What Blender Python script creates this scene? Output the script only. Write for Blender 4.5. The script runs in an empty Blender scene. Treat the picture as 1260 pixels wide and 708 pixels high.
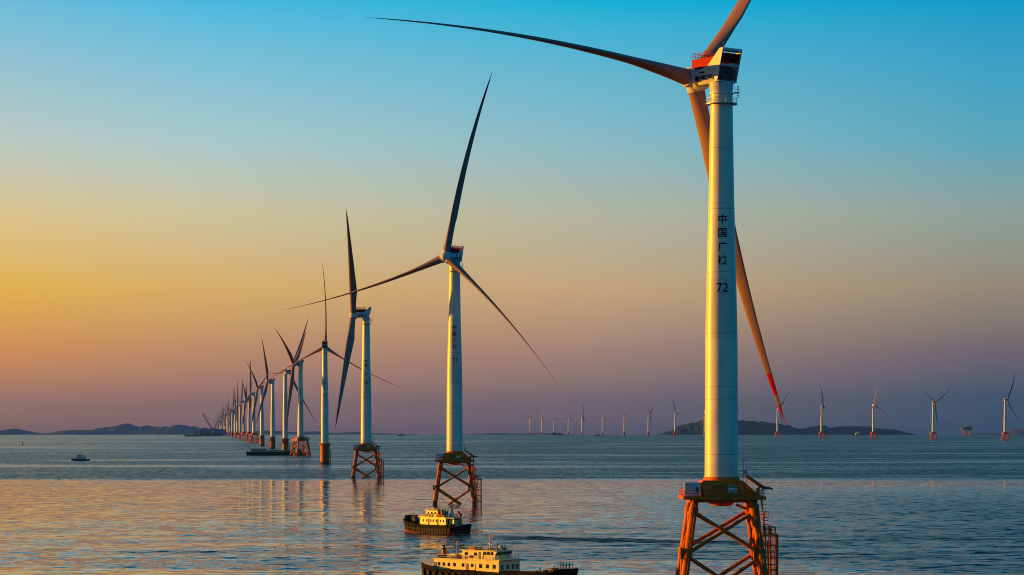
import bpy, bmesh, math, random
from mathutils import Vector, Matrix
R_ = math.radians
sc = bpy.context.scene
C = sc.collection
ER = 7.43e6                       # earth radius with refraction: the sea curves away
CAM_H = 32.8
# ------------------------------------------------------------------ camera
EXPO = 0.7
HAZE = 2.0e-5
cam_d = bpy.data.cameras.new('camera'); cam = bpy.data.objects.new('camera', cam_d); C.objects.link(cam)
cam.location = (0, 0, CAM_H); cam.rotation_euler = (R_(90), 0, 0)
cam_d.sensor_width = 36; cam_d.lens = 36*3200/1260
cam_d.shift_y = (525.5-354)/1260
cam_d.clip_start = 1; cam_d.clip_end = 120000
sc.camera = cam
# ------------------------------------------------------------------ world
SUN_AZ, SUN_EL = -76.0, 5.0       # degrees right of the view axis, degrees up
w = bpy.data.worlds.new('World'); sc.world = w; w.use_nodes = True
nt = w.node_tree; N = nt.nodes; L = nt.links; N.clear()
def nd(t, **k):
    n = N.new(t)
    for a, b in k.items(): setattr(n, a, b)
    return n
def mth(op, a, b=None, c=None, nodes=None, links=None):
    n = (nodes or N).new('ShaderNodeMath'); n.operation = op
    for i, v in enumerate((a, b, c)):
        if v is None: continue
        if isinstance(v, (int, float)): n.inputs[i].default_value = v
        else: (links or L).new(v, n.inputs[i])
    return n.outputs[0]
def lin(c):
    return tuple(((v/255)/12.92 if v/255 <= .04045 else ((v/255+.055)/1.055)**2.4) for v in c)
out = nd('ShaderNodeOutputWorld'); bg = nd('ShaderNodeBackground'); L.new(bg.outputs[0], out.inputs[0])
bg.inputs[1].default_value = 0.1
sky = nd('ShaderNodeTexSky', sky_type='NISHITA'); sky.sun_disc = False
sky.sun_elevation = R_(SUN_EL); sky.sun_rotation = R_(SUN_AZ); sky.air_density = 1.3; sky.dust_density = 2.0
tc = nd('ShaderNodeTexCoord'); sep = nd('ShaderNodeSeparateXYZ'); L.new(tc.outputs['Generated'], sep.inputs[0])
el = mth('MULTIPLY', mth('ARCSINE', sep.outputs[2]), 57.2958)
az = mth('MULTIPLY', mth('ARCTAN2', sep.outputs[0], sep.outputs[1]), 57.2958)
fac = mth('SQRT', mth('DIVIDE', mth('MAXIMUM', el, 0.0), 90.0))
# air colour against height above the horizon, for five bearings
EL = [0.0, .65, 1.63, 3.05, 4.66, 6.25, 9.25, 18, 40, 90]
COLS = {
 -68: [(180,100,30),(205,125,30),(215,140,30),(215,155,40),(205,160,55),(190,160,75),(135,150,110),(45,115,120),(5,90,120),(0,78,112)],
 -11.1: [(150,104,112),(184,128,110),(222,150,88),(238,186,76),(228,204,148),(191,208,202),(106,192,225),(5,112,155),(0,70,106),(0,60,95)],
 -6.7: [(140,100,116),(170,122,118),(202,146,108),(228,181,106),(214,202,160),(174,208,210),(72,190,229),(0,108,152),(0,70,106),(0,60,95)],
 2.06: [(100,90,120),(134,112,120),(170,136,124),(204,171,130),(184,187,165),(140,191,203),(10,180,220),(0,105,150),(0,70,106),(0,60,95)],
 10.5: [(44,74,110),(62,86,116),(116,105,116),(156,143,121),(146,166,160),(90,172,194),(0,159,208),(0,100,145),(0,68,104),(0,60,95)],
 60: [(34,88,118),(42,98,128),(54,108,136),(58,124,145),(54,136,162),(40,138,177),(10,134,184),(0,119,176),(0,102,154),(0,82,124)],
 180: [(60,94,120),(66,102,130),(68,112,140),(62,120,152),(52,127,164),(40,130,170),(24,130,178),(8,120,174),(0,105,158),(0,82,124)],
}
def ramp(cols):
    r = nd('ShaderNodeValToRGB'); cr = r.color_ramp; cr.interpolation = 'LINEAR'
    for i, (e, c) in enumerate(zip(EL, cols)):
        p = math.sqrt(e/90)
        k = cr.elements[i] if i < 2 else cr.elements.new(p)
        k.position = p; k.color = (*lin(c), 1)
    L.new(fac, r.inputs[0]); return r.outputs[0]
keys = sorted(COLS)
cur = ramp(COLS[keys[0]])
def mixc(f, a, b):
    m = nd('ShaderNodeMix', data_type='RGBA'); L.new(f, m.inputs[0]); L.new(a, m.inputs[6]); L.new(b, m.inputs[7]); return m.outputs[2]
for a, b in zip(keys, keys[1:]):
    mr = nd('ShaderNodeMapRange'); L.new(az, mr.inputs[0]); mr.inputs[1].default_value = a; mr.inputs[2].default_value = b
    cur = mixc(mr.outputs[0], cur, ramp(COLS[b]))
mr = nd('ShaderNodeMapRange'); L.new(az, mr.inputs[0]); mr.inputs[1].default_value = -170; mr.inputs[2].default_value = -120
cur = mixc(mr.outputs[0], ramp(COLS[180]), cur)
v1 = nd('ShaderNodeVectorMath', operation='SCALE'); L.new(cur, v1.inputs[0]); v1.inputs[3].default_value = 9.6/2**EXPO
v2 = nd('ShaderNodeVectorMath', operation='SCALE'); L.new(sky.outputs[0], v2.inputs[0]); v2.inputs[3].default_value = 0.008
v3 = nd('ShaderNodeVectorMath', operation='ADD'); L.new(v1.outputs[0], v3.inputs[0]); L.new(v2.outputs[0], v3.inputs[1])
L.new(v3.outputs[0], bg.inputs[0])
# ------------------------------------------------------------------ sun
sd = bpy.data.lights.new('sun', 'SUN'); sd.energy = 5.0; sd.angle = R_(0.6); sd.color = (1.0, .38, .01)
sun = bpy.data.objects.new('sun', sd); C.objects.link(sun)
sdir = Vector((math.sin(R_(SUN_AZ))*math.cos(R_(SUN_EL)), math.cos(R_(SUN_AZ))*math.cos(R_(SUN_EL)), math.sin(R_(SUN_EL))))
sun.rotation_euler = sdir.to_track_quat('Z', 'Y').to_euler()
sun.location = (-600, 200, 300)
vs = sc.view_settings; vs.view_transform = 'Standard'; vs.look = 'None'; vs.gamma = 1; vs.exposure = EXPO; vs.use_curve_mapping = False
sc.cycles.max_bounces = 5; sc.cycles.diffuse_bounces = 3; sc.cycles.glossy_bounces = 3
sc.cycles.use_denoising = True; sc.render.filter_size = 1.0; sc.cycles.filter_width = 1.0
sc.cycles.sample_clamp_indirect = 4

# ------------------------------------------------------------------ materials
MATS = {}
def mat(name, col, rough=.5, metal=0, vary=.12, scale=.6, spec=.5, stain=None, coat=0):
    m = bpy.data.materials.new(name); m.use_nodes = True; t = m.node_tree; ns = t.nodes; ls = t.links
    b = ns['Principled BSDF']; b.inputs['Roughness'].default_value = rough; b.inputs['Metallic'].default_value = metal
    b.inputs['Specular IOR Level'].default_value = spec; b.inputs['Coat Weight'].default_value = coat
    g = ns.new('ShaderNodeNewGeometry'); mp = ns.new('ShaderNodeMapping'); mp.inputs['Scale'].default_value = (1, 1, .25)
    ls.new(g.outputs['Position'], mp.inputs[0])
    nz = ns.new('ShaderNodeTexNoise'); nz.inputs['Scale'].default_value = scale; nz.inputs['Detail'].default_value = 6
    ls.new(mp.outputs[0], nz.inputs['Vector'])
    mr = ns.new('ShaderNodeMapRange'); ls.new(nz.outputs[0], mr.inputs[0])
    mr.inputs[1].default_value = .3; mr.inputs[2].default_value = .7; mr.inputs[3].default_value = 1-vary; mr.inputs[4].default_value = 1+vary*.4
    v = ns.new('ShaderNodeVectorMath'); v.operation = 'SCALE'; v.inputs[0].default_value = col; ls.new(mr.outputs[0], v.inputs[3])
    last = v.outputs[0]
    if stain:
        n2 = ns.new('ShaderNodeTexNoise'); n2.inputs['Scale'].default_value = scale*2.3; n2.inputs['Detail'].default_value = 8
        mp2 = ns.new('ShaderNodeMapping'); mp2.inputs['Scale'].default_value = (1, 1, .12); ls.new(g.outputs['Position'], mp2.inputs[0]); ls.new(mp2.outputs[0], n2.inputs['Vector'])
        r2 = ns.new('ShaderNodeMapRange'); ls.new(n2.outputs[0], r2.inputs[0]); r2.inputs[1].default_value = .55; r2.inputs[2].default_value = .72
        r2.inputs[4].default_value = .8 if name != 'tower_paint' else .5
        mx = ns.new('ShaderNodeMix'); mx.data_type = 'RGBA'; ls.new(r2.outputs[0], mx.inputs[0]); ls.new(last, mx.inputs[6]); mx.inputs[7].default_value = (*stain, 1)
        last = mx.outputs[2]
    ls.new(last, b.inputs['Base Color'])
    MATS[name] = m; return m
tower_w = mat('tower_paint', (.80, .78, .64), .36, vary=.15, scale=.25, spec=.35, stain=(.52, .47, .38))
# flange seams of the tower: thin dark lines every section, following object height
t = tower_w.node_tree; ns = t.nodes; ls = t.links; b = ns['Principled BSDF']; src = b.inputs['Base Color'].links[0].from_socket
tcn = ns.new('ShaderNodeTexCoord'); sp = ns.new('ShaderNodeSeparateXYZ'); ls.new(tcn.outputs['Object'], sp.inputs[0])
seams = [27.2, 38.5, 41.0, 52.0, 64.5, 77.5, 78.6, 90.0, 99.0]
acc = None
for z in seams:
    d = mth('ABSOLUTE', mth('SUBTRACT', sp.outputs[2], z, nodes=ns, links=ls), nodes=ns, links=ls)
    k = mth('LESS_THAN', d, .07, nodes=ns, links=ls)
    acc = k if acc is None else mth('MAXIMUM', acc, k, nodes=ns, links=ls)
mx = ns.new('ShaderNodeMix'); mx.data_type = 'RGBA'; ls.new(mth('MULTIPLY', acc, .6, nodes=ns, links=ls), mx.inputs[0])
wn = ns.new('ShaderNodeTexWhiteNoise'); wn.noise_dimensions = '1D'; ls.new(mth('FLOOR', mth('DIVIDE', sp.outputs[2], 12.7, nodes=ns, links=ls), nodes=ns, links=ls), wn.inputs['W'])
vsec = ns.new('ShaderNodeVectorMath'); vsec.operation = 'SCALE'; ls.new(src, vsec.inputs[0]); ls.new(mth('ADD', mth('MULTIPLY', wn.outputs['Value'], .16, nodes=ns, links=ls), .86, nodes=ns, links=ls), vsec.inputs[3])
ls.new(vsec.outputs[0], mx.inputs[6]); mx.inputs[7].default_value = (.2, .2, .2, 1)
ls.new(mx.outputs[2], b.inputs['Base Color'])
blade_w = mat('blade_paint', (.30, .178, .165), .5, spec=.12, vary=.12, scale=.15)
blade_r = mat('blade_red_paint', (.5, .008, .006), .5, spec=.1, vary=.1)
nac_w = mat('nacelle_paint', (.62, .62, .62), .45, spec=.25, vary=.15, scale=.8)
grey_d = mat('dark_grey_steel', (.07, .075, .08), .6, vary=.3)
red_p = mat('red_paint', (.45, .004, .004), .6, spec=.08, vary=.2)
yel = mat('orange_foundation_paint', (.68, .15, .008), .55, spec=.15, vary=.25, scale=.5, stain=(.25, .06, .015))
yel_l = mat('orange_leg_paint', (.58, .13, .006), .55, spec=.15, vary=.3, scale=.8, stain=(.18, .045, .015))
growth = mat('tide_zone', (.035, .03, .02), .85, vary=.4)
ink = mat('dark_lettering', (.008, .01, .03), .7, spec=.1)
steel = mat('galvanised_steel', (.38, .38, .37), .45, metal=.4, vary=.2)
black = mat('black_hull_paint', (.006, .006, .008), .8, spec=.1, vary=.4, scale=.6, stain=(.014, .008, .006))
rubber = mat('rubber', (.007, .007, .008), .85, vary=.4)
hullred = mat('red_antifouling', (.2, .018, .01), .7, spec=.2, vary=.35, stain=(.03, .012, .01))
ship_w = mat('cream_ship_paint', (.80, .78, .36), .45, vary=.14, scale=1.2, stain=(.5, .3, .15))
ship_w.node_tree.nodes['Principled BSDF'].inputs['Roughness'].default_value = .5
glass = mat('dark_window_glass', (.012, .02, .03), .08, vary=.1, spec=.8)
funnel = mat('orange_funnel_paint', (.55, .10, .03), .5, vary=.2)
deckm = mat('rusty_deck', (.10, .05, .03), .8, vary=.4)
blue_p = mat('blue_panel', (.03, .12, .35), .5)
sign_w = mat('white_sign', (.8, .8, .8), .5)
green_p = mat('green_panel', (.05, .25, .08), .5)
flagr = mat('flag_red', (.7, .02, .02), .8)
rope = mat('grey_cargo', (.2, .2, .2), .8, vary=.4)
hillm = mat('island_forest_hazed', (.01, .05, .12), .95, vary=.5, scale=.012, spec=.1, stain=(.09, .05, .08))  # forest base colour tinted with the blue of the haze in front of it
hillf = mat('distant_hill_hazed', (.06, .085, .25), .95, vary=.3, scale=.006, spec=.1)  # blue-violet distance haze painted into the hill base colour

# ------------------------------------------------------------------ mesh collector
class MB:
    def __init__(s): s.v = []; s.f = []; s.m = []; s.cut = []
    def add(s, vs_, fs, mi=0):
        s.cut.append((len(s.v), len(s.f)))
        o = len(s.v); s.v += [tuple(x) for x in vs_]; s.f += [tuple(i+o for i in f) for f in fs]; s.m += [mi]*len(fs); return s
    def box(s, c, d, rz=0, ry=0, mi=0):
        M = Matrix.Translation(c) @ Matrix.Rotation(rz, 4, 'Z') @ Matrix.Rotation(ry, 4, 'Y')
        p = [M @ Vector((x*d[0]/2, y*d[1]/2, z*d[2]/2)) for z in (-1, 1) for x, y in ((-1, -1), (1, -1), (1, 1), (-1, 1))]
        return s.add(p, [(3,2,1,0),(4,5,6,7),(0,1,5,4),(1,2,6,5),(2,3,7,6),(3,0,4,7)], mi)
    def tube(s, a, b, r, r2=None, n=12, mi=0, cap=True):
        a = Vector(a); b = Vector(b); r2 = r if r2 is None else r2
        q = (b-a).to_track_quat('Z', 'Y'); vs_ = []
        for p, rr in ((a, r), (b, r2)):
            for i in range(n): vs_.append(p + q @ Vector((rr*math.cos(2*math.pi*i/n), rr*math.sin(2*math.pi*i/n), 0)))
        fs = [(i, (i+1) % n, n+(i+1) % n, n+i) for i in range(n)]
        if cap: fs += [tuple(range(n-1, -1, -1)), tuple(range(n, 2*n))]
        return s.add(vs_, fs, mi)
    def path(s, pts, r, n=8, mi=0):
        for a, b in zip(pts, pts[1:]): s.tube(a, b, r, n=n, mi=mi)
        return s
    def lathe(s, prof, n=32, axis='Z', c=(0, 0, 0), mi=0):       # prof: (radius, height)
        vs_ = []
        for r, h in prof:
            for i in range(n):
                a = 2*math.pi*i/n; x, y = r*math.cos(a), r*math.sin(a)
                p = (x, y, h) if axis == 'Z' else (h, x, y)
                vs_.append((p[0]+c[0], p[1]+c[1], p[2]+c[2]))
        fs = []
        for k in range(len(prof)-1):
            for i in range(n):
                j = (i+1) % n; fs.append((k*n+i, k*n+j, (k+1)*n+j, (k+1)*n+i))
        fs.append(tuple(range(n-1, -1, -1))); fs.append(tuple(range((len(prof)-1)*n, len(prof)*n)))
        return s.add(vs_, fs, mi)
    def prism(s, poly, h0, h1, axis='Y', mi=0):                 # poly in the other two axes
        n = len(poly); P = []
        for h in (h0, h1):
            for a, b_ in poly:
                P.append({'Y': (a, h, b_), 'X': (h, a, b_), 'Z': (a, b_, h)}[axis])
        return s.add(P, [(i, (i+1) % n, n+(i+1) % n, n+i) for i in range(n)]+[tuple(range(n-1, -1, -1)), tuple(range(n, 2*n))], mi)
    def loft(s, rings, mi=0, cap=True):
        n = len(rings[0]); vs_ = [p for r in rings for p in r]; fs = []
        for k in range(len(rings)-1):
            for i in range(n):
                j = (i+1) % n; fs.append((k*n+i, k*n+j, (k+1)*n+j, (k+1)*n+i))
        if cap: fs += [tuple(range(n-1, -1, -1)), tuple(range((len(rings)-1)*n, len(rings)*n))]
        return s.add(vs_, fs, mi)
    def rail(s, pts, h=1.1, step=1.5, r=.035, closed=False, mi=0):
        pts = [Vector(p) for p in pts]
        if closed: pts.append(pts[0])
        for a, b_ in zip(pts, pts[1:]):
            Ln = (b_-a).length; k = max(1, round(Ln/step))
            for i in range(k+1):
                p = a.lerp(b_, i/k); s.tube(p, p+Vector((0, 0, h)), r, n=5, mi=mi)
            for f in (.5, 1): s.tube(a+Vector((0, 0, h*f)), b_+Vector((0, 0, h*f)), r, n=5, mi=mi)
        return s
    def ladder(s, a, b_, wdt=.5, wv=(0, 1, 0), r=.05, step=.4, mi=0):
        a = Vector(a); b_ = Vector(b_); wv = Vector(wv)*wdt/2; s.tube(a-wv, b_-wv, r, n=5, mi=mi); s.tube(a+wv, b_+wv, r, n=5, mi=mi)
        k = int((b_-a).length/step)
        for i in range(1, k): p = a.lerp(b_, i/k); s.tube(p-wv, p+wv, r*.7, n=4, mi=mi)
        return s
    def mesh(s, name, mats, smooth=False):
        me = bpy.data.meshes.new(name); me.from_pydata(s.v, [], s.f)
        for m in (mats if isinstance(mats, (list, tuple)) else [mats]): me.materials.append(m)
        me.polygons.foreach_set('material_index', s.m)
        bm = bmesh.new(); bm.from_mesh(me); bmesh.ops.recalc_face_normals(bm, faces=bm.faces)
        for f in bm.faces: f.smooth = smooth
        if smooth:
            for e in bm.edges:
                if len(e.link_faces) == 2 and e.calc_face_angle(0) > R_(38): e.smooth = False
        bm.to_mesh(me); bm.free(); me.update(); return me
def link(name, me, parent=None, M=None):
    o = bpy.data.objects.new(name, me); C.objects.link(o)
    if parent: o.parent = parent
    if M is not None: o.matrix_local = M
    return o
def tag(o, label=None, cat=None, group=None, kind=None):
    for k, v in (('label', label), ('category', cat), ('group', group), ('kind', kind)):
        if v: o[k] = v
    return o
def thing(name, loc, rz, label, cat, group=None):
    o = bpy.data.objects.new(name, None); C.objects.link(o); o.location = loc; o.rotation_euler = (0, 0, rz)
    o.empty_display_size = 5
    return tag(o, label, cat, group)
def sea_z(x, y): return -(x*x+y*y)/(2*ER)

# ------------------------------------------------------------------ sea
RIP1, CALM1, RIP2, CALM2 = 2.8, .16, .6, .035
def build_sea():
    S = 360; radii = [2*1.085**k for k in range(200) if 2*1.085**k < 62000]
    vs_ = [(0, 0, 0)]; fs = []
    for r in radii:
        z = -r*r/(2*ER)
        for i in range(S): a = 2*math.pi*i/S; vs_.append((r*math.sin(a), r*math.cos(a), z))
    for i in range(S): fs.append((0, 1+(i+1) % S, 1+i))
    for k in range(len(radii)-1):
        o = 1+k*S
        for i in range(S): j = (i+1) % S; fs.append((o+i, o+j, o+S+j, o+S+i))
    me = bpy.data.meshes.new('sea'); me.from_pydata(vs_, [], fs)
    bm = bmesh.new(); bm.from_mesh(me); bmesh.ops.recalc_face_normals(bm, faces=bm.faces)
    if sum(f.normal.z for f in list(bm.faces)[:50]) < 0: bmesh.ops.reverse_faces(bm, faces=bm.faces)
    for f in bm.faces: f.smooth = True
    bm.to_mesh(me); bm.free()
    m = bpy.data.materials.new('sea_water'); m.use_nodes = True; t = m.node_tree; ns = t.nodes; ls = t.links
    b = ns['Principled BSDF']; me.materials.append(m)
    g = ns.new('ShaderNodeNewGeometry'); pos = g.outputs['Position']
    def M_(op, a, b_=None, c=None): return mth(op, a, b_, c, nodes=ns, links=ls)
    def noise(sx, sy, scale=1, det=4, rough=.55, dist=0, off=(0, 0, 0)):
        mp = ns.new('ShaderNodeMapping'); mp.inputs['Scale'].default_value = (1/sx, 1/sy, 1); mp.inputs['Location'].default_value = off
        ls.new(pos, mp.inputs[0]); n = ns.new('ShaderNodeTexNoise'); n.inputs['Scale'].default_value = scale
        n.inputs['Detail'].default_value = det; n.inputs['Roughness'].default_value = rough; n.inputs['Distortion'].default_value = dist
        ls.new(mp.outputs[0], n.inputs['Vector']); return n.outputs[0]
    def rng(v, a, b_, c=0, d=1, smooth=True):
        r = ns.new('ShaderNodeMapRange'); r.interpolation_type = 'SMOOTHSTEP' if smooth else 'LINEAR'
        ls.new(v, r.inputs[0]); r.inputs[1].default_value = a; r.inputs[2].default_value = b_; r.inputs[3].default_value = c; r.inputs[4].default_value = d; return r.outputs[0]
    sp = ns.new('ShaderNodeSeparateXYZ'); ls.new(pos, sp.inputs[0]); X, Y = sp.outputs[0], sp.outputs[1]
    # wind lines: rippled water beyond ~1630 m, a calm slick from there to ~800 m, mixed closer in
    wob = M_('MULTIPLY', M_('SUBTRACT', noise(200, 700, 1, 6, .65), .5), 130)
    Yw = M_('ADD', Y, wob)
    far = rng(Yw, 1560, 1690)                                  # 1 = beyond the wind line
    streak = M_('MAXIMUM', rng(noise(1500, 330, 1, 5, .6, .4), .55, .66), M_('MULTIPLY', rng(noise(420, 120, 1, 5, .65, .3, (2, 6, 0)), .54, .62), .8))     # calm streaks in the far water
    far_r = M_('SUBTRACT', 1.0, M_('MULTIPLY', streak, .55))
    farleft = rng(X, -1500, 100, .6, 1, False)
    far_r = M_('MULTIPLY', far_r, farleft)
    near = rng(Yw, 1000, 760)                                  # 1 = near water
    nearn = M_('MAXIMUM', rng(noise(150, 30, 1, 5, .6, .6), .42, .57), rng(noise(22, 9, 1, 4, .6, .5, (4, 4, 0)), .52, .64))
    side = rng(X, -110, 150, .14, 1, False)
    near_r = M_('MULTIPLY', nearn, side)
    right_r = M_('MULTIPLY', rng(X, 0, 200), rng(Yw, 1550, 950))
    mid_r = M_('MAXIMUM', M_('MULTIPLY', rng(noise(170, 30, 1, 4, .6, .3, (3, 9, 0)), .60, .70), .6), M_('MULTIPLY', rng(noise(26, 12, 1, 4, .6, .4, (8, 2, 0)), .58, .68), .7))
    rip = M_('MAXIMUM', M_('MULTIPLY', far, far_r), M_('MAXIMUM', M_('MULTIPLY', near, near_r), M_('MULTIPLY', M_('SUBTRACT', 1.0, far), M_('MAXIMUM', mid_r, M_('MULTIPLY', right_r, .75)))))
    # a smoother patch near the front turbine
    px_ = M_('POWER', M_('DIVIDE', M_('SUBTRACT', X, 25), 75), 2); py_ = M_('POWER', M_('DIVIDE', M_('SUBTRACT', Yw, 585), 62), 2)
    rip = M_('MULTIPLY', rip, M_('ADD', M_('MULTIPLY', rng(M_('ADD', px_, py_), .55, 1.1), .75), .25))
    # churned wake of the tug
    wk = M_('SUBTRACT', Y, M_('ADD', M_('MULTIPLY', X, -.55), 770))
    wkm = M_('MULTIPLY', rng(M_('ABSOLUTE', M_('ADD', wk, M_('MULTIPLY', M_('SUBTRACT', noise(24, 24), .5), 30))), 20, 7), M_('MULTIPLY', rng(X, -16, 0), rng(X, 130, 50)))
    rip = M_('MAXIMUM', rip, M_('MULTIPLY', wkm, 1.12))
    # facet slopes of the waves: three sizes of wave, metres
    def slope(sx, sy, det, off):
        mp = ns.new('ShaderNodeMapping'); mp.inputs['Scale'].default_value = (1/sx, 1/sy, 1); mp.inputs['Location'].default_value = off
        ls.new(pos, mp.inputs[0]); n = ns.new('ShaderNodeTexNoise'); n.inputs['Scale'].default_value = 1; n.inputs['Detail'].default_value = det; n.inputs['Distortion'].default_value = .4
        ls.new(mp.outputs[0], n.inputs['Vector'])
        v = ns.new('ShaderNodeVectorMath'); v.operation = 'SUBTRACT'; ls.new(n.outputs['Color'], v.inputs[0]); v.inputs[1].default_value = (.5, .5, .5); return v.outputs[0]
    def vsc(v, f):
        n = ns.new('ShaderNodeVectorMath'); n.operation = 'SCALE'; ls.new(v, n.inputs[0]); ls.new(f, n.inputs[3]); return n.outputs[0]
    def vadd(a, b_):
        n = ns.new('ShaderNodeVectorMath'); n.operation = 'ADD'; ls.new(a, n.inputs[0]); ls.new(b_, n.inputs[1]); return n.outputs[0]
    tot = vadd(vadd(vsc(slope(5, 3.2, 3, (0, 0, 0)), M_('ADD', M_('MULTIPLY', rip, RIP1), CALM1)), vsc(slope(24, 11, 3, (5, 2, 0)), M_('ADD', M_('MULTIPLY', rip, RIP2), CALM2))), vsc(slope(95, 38, 3, (1, 8, 0)), M_('ADD', M_('MULTIPLY', rip, .05), .02)))
    fl = ns.new('ShaderNodeVectorMath'); fl.operation = 'MULTIPLY'; ls.new(tot, fl.inputs[0]); fl.inputs[1].default_value = (1, 1, 0)
    up = vadd(fl.outputs[0], g.outputs['Normal']); nn = ns.new('ShaderNodeVectorMath'); nn.operation = 'NORMALIZE'; ls.new(up, nn.inputs[0])
    ls.new(nn.outputs[0], b.inputs['Normal'])
    ls.new(M_('ADD', M_('MULTIPLY', rip, .22), .06), b.inputs['Roughness'])
    b.inputs['Base Color'].default_value = (.0003, .028, .055, 1)
    b.inputs['IOR'].default_value = 1.333
    ls.new(M_('SUBTRACT', .42, M_('MULTIPLY', rip, .37)), b.inputs['Specular IOR Level'])
    o = link('sea', me); tag(o, kind='structure')
build_sea()

# ------------------------------------------------------------------ hills
def hill(name, profile, dist, depth, m, seed, nx=160, ny=14, rough=.06):
    """profile: (x metres at that distance, height above the water) -> ridged terrain with real depth"""
    rnd = random.Random(seed); xs = [p[0] for p in profile]; x0, x1 = xs[0], xs[-1]
    ph = [(rnd.uniform(0, 6.28), rnd.uniform(.7, 1.3)) for _ in range(24)]
    vs_ = []; fs = []
    zb = sea_z((x0+x1)/2, dist)-4
    def H(x):
        for (a, ha), (b_, hb) in zip(profile, profile[1:]):
            if a <= x <= b_: t = (x-a)/(b_-a); return ha+(hb-ha)*(t*t*(3-2*t))
        return 0
    for j in range(ny+1):
        v = j/ny; e = math.sin(math.pi*v)**.8
        for i in range(nx+1):
            x = x0+(x1-x0)*i/nx; u = (x-x0)/(x1-x0)
            n = sum(math.sin(u*(k*5+9)*q+p+v*4*math.sin(p*3+k))/(k+2) for k, (p, q) in enumerate(ph))
            h = H(x)*e*(1+rough*n*1.2)
            y = dist+depth*(v-.5)+ depth*.05*math.sin(u*30+ph[0][0])
            h *= .84+rough*2.2*sum(math.sin(u*f_*6.28+f_+v*5)*.25 for f_ in (31, 47, 71, 113))
            vs_.append((x, y, zb+(max(h, 0)+4)*(1 if 0 < j < ny else 0)))
    for j in range(ny):
        for i in range(nx):
            a = j*(nx+1)+i; fs.append((a, a+1, a+nx+2, a+nx+1))
    me = MB().add(vs_, fs).mesh(name, m, smooth=True)
    tag(link(name, me), kind='structure')
def prof(pts, dist):      # screen-scale outline written as (offset, rise) per 3200 m of distance
    k = dist/3200; return [((x-630)*k, max(0, h)*k) for x, h in pts]
def base_rise(dist):      # rise hidden below the sea horizon at that distance (in the same unit)
    return -((9.5*dist/3200)+0)
def hprof(pts, dist, hid):
    k = dist/3200; return [((x-630)*k, (h+hid)*k if h > 0 else (hid*k*.6 if h == 0 else 0)) for x, h in pts]
def hidden(dist):         # screen units of the base lying below the horizon line
    return max(0, 525.5+(CAM_H+dist*dist/2/ER)*3200/dist-535.0)
D = 17500
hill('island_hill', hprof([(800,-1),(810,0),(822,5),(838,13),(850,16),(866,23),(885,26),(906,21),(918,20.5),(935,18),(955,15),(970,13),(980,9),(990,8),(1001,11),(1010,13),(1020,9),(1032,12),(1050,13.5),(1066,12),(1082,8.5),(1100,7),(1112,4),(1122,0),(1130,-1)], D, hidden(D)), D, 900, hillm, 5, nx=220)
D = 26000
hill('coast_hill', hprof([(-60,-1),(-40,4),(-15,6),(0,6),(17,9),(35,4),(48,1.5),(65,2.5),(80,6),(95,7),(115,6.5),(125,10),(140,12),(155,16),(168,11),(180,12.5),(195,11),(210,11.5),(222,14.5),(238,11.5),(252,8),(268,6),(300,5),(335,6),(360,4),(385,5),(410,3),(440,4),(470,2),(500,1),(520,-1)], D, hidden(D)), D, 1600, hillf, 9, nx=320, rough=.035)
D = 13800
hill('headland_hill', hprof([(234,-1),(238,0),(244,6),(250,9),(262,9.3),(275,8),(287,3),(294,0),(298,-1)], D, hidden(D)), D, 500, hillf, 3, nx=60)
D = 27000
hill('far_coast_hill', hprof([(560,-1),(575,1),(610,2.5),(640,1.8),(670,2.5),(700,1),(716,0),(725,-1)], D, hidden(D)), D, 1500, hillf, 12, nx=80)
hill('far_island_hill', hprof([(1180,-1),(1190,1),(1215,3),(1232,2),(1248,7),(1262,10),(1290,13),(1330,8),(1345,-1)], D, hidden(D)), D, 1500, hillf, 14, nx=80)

# ------------------------------------------------------------------ turbine parts (metres, tower axis at the origin, water at z = 0)
HUB = 105.0; OVER = 8.3; TILT = R_(3.2)
def blade_mesh(n=20, m=30):
    mb = MB(); rings = []
    for k in range(m+1):
        t = (k/m)**1.0; r = 1.8+(80-1.8)*t
        if t < .2: c = 3.6+(4.7-3.6)*(t/.2)**1.3; th = 1-(1-.32)*(t/.2)**.8
        else: q = (t-.2)/.8; c = 4.7*(1-q)**.85*(1-.12*q)+.35; th = .32-.17*q
        if k >= m-1: c *= .6 if k == m-1 else .25
        tw = R_(15*(1-t)**2-15)                        # twist; feathered chord along the rotor axis
        ring = []
        for i in range(n):
            a = 2*math.pi*i/n; x = math.cos(a)*.5; y = math.sin(a)*.5*th
            sh = max(0, min(1, t/.18)); y *= (1-.55*sh*max(0, x+.1)*1.2); x += .18*sh
            x *= c; y *= c
            X_ = x*math.cos(tw)-y*math.sin(tw); Y_ = x*math.sin(tw)+y*math.cos(tw)
            ring.append((X_-r*math.tan(R_(3.8)), Y_-8.5*t*t, r))
        rings.append(ring)
    mb.loft(rings)
    for fi in range(len(mb.f)):
        z = sum(mb.v[i][2] for i in mb.f[fi])/len(mb.f[fi])
        mb.m[fi] = 1 if (z > 76.0 or 67.7 < z < 71.7) else 0
    return mb.mesh('blade', [blade_w, blade_r], True)
def tower_mesh(z0):
    P = [(3.5, z0), (3.5, z0+.35), (3.44, z0+.36), (3.3, 52), (2.98, 66), (2.62, 80), (2.28, 101.0), (2.5, 101.05), (2.5, 101.35), (2.25, 101.4), (2.25, 102.8)]
    return MB().lathe(P, 48).mesh('tower', tower_w, True)
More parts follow.
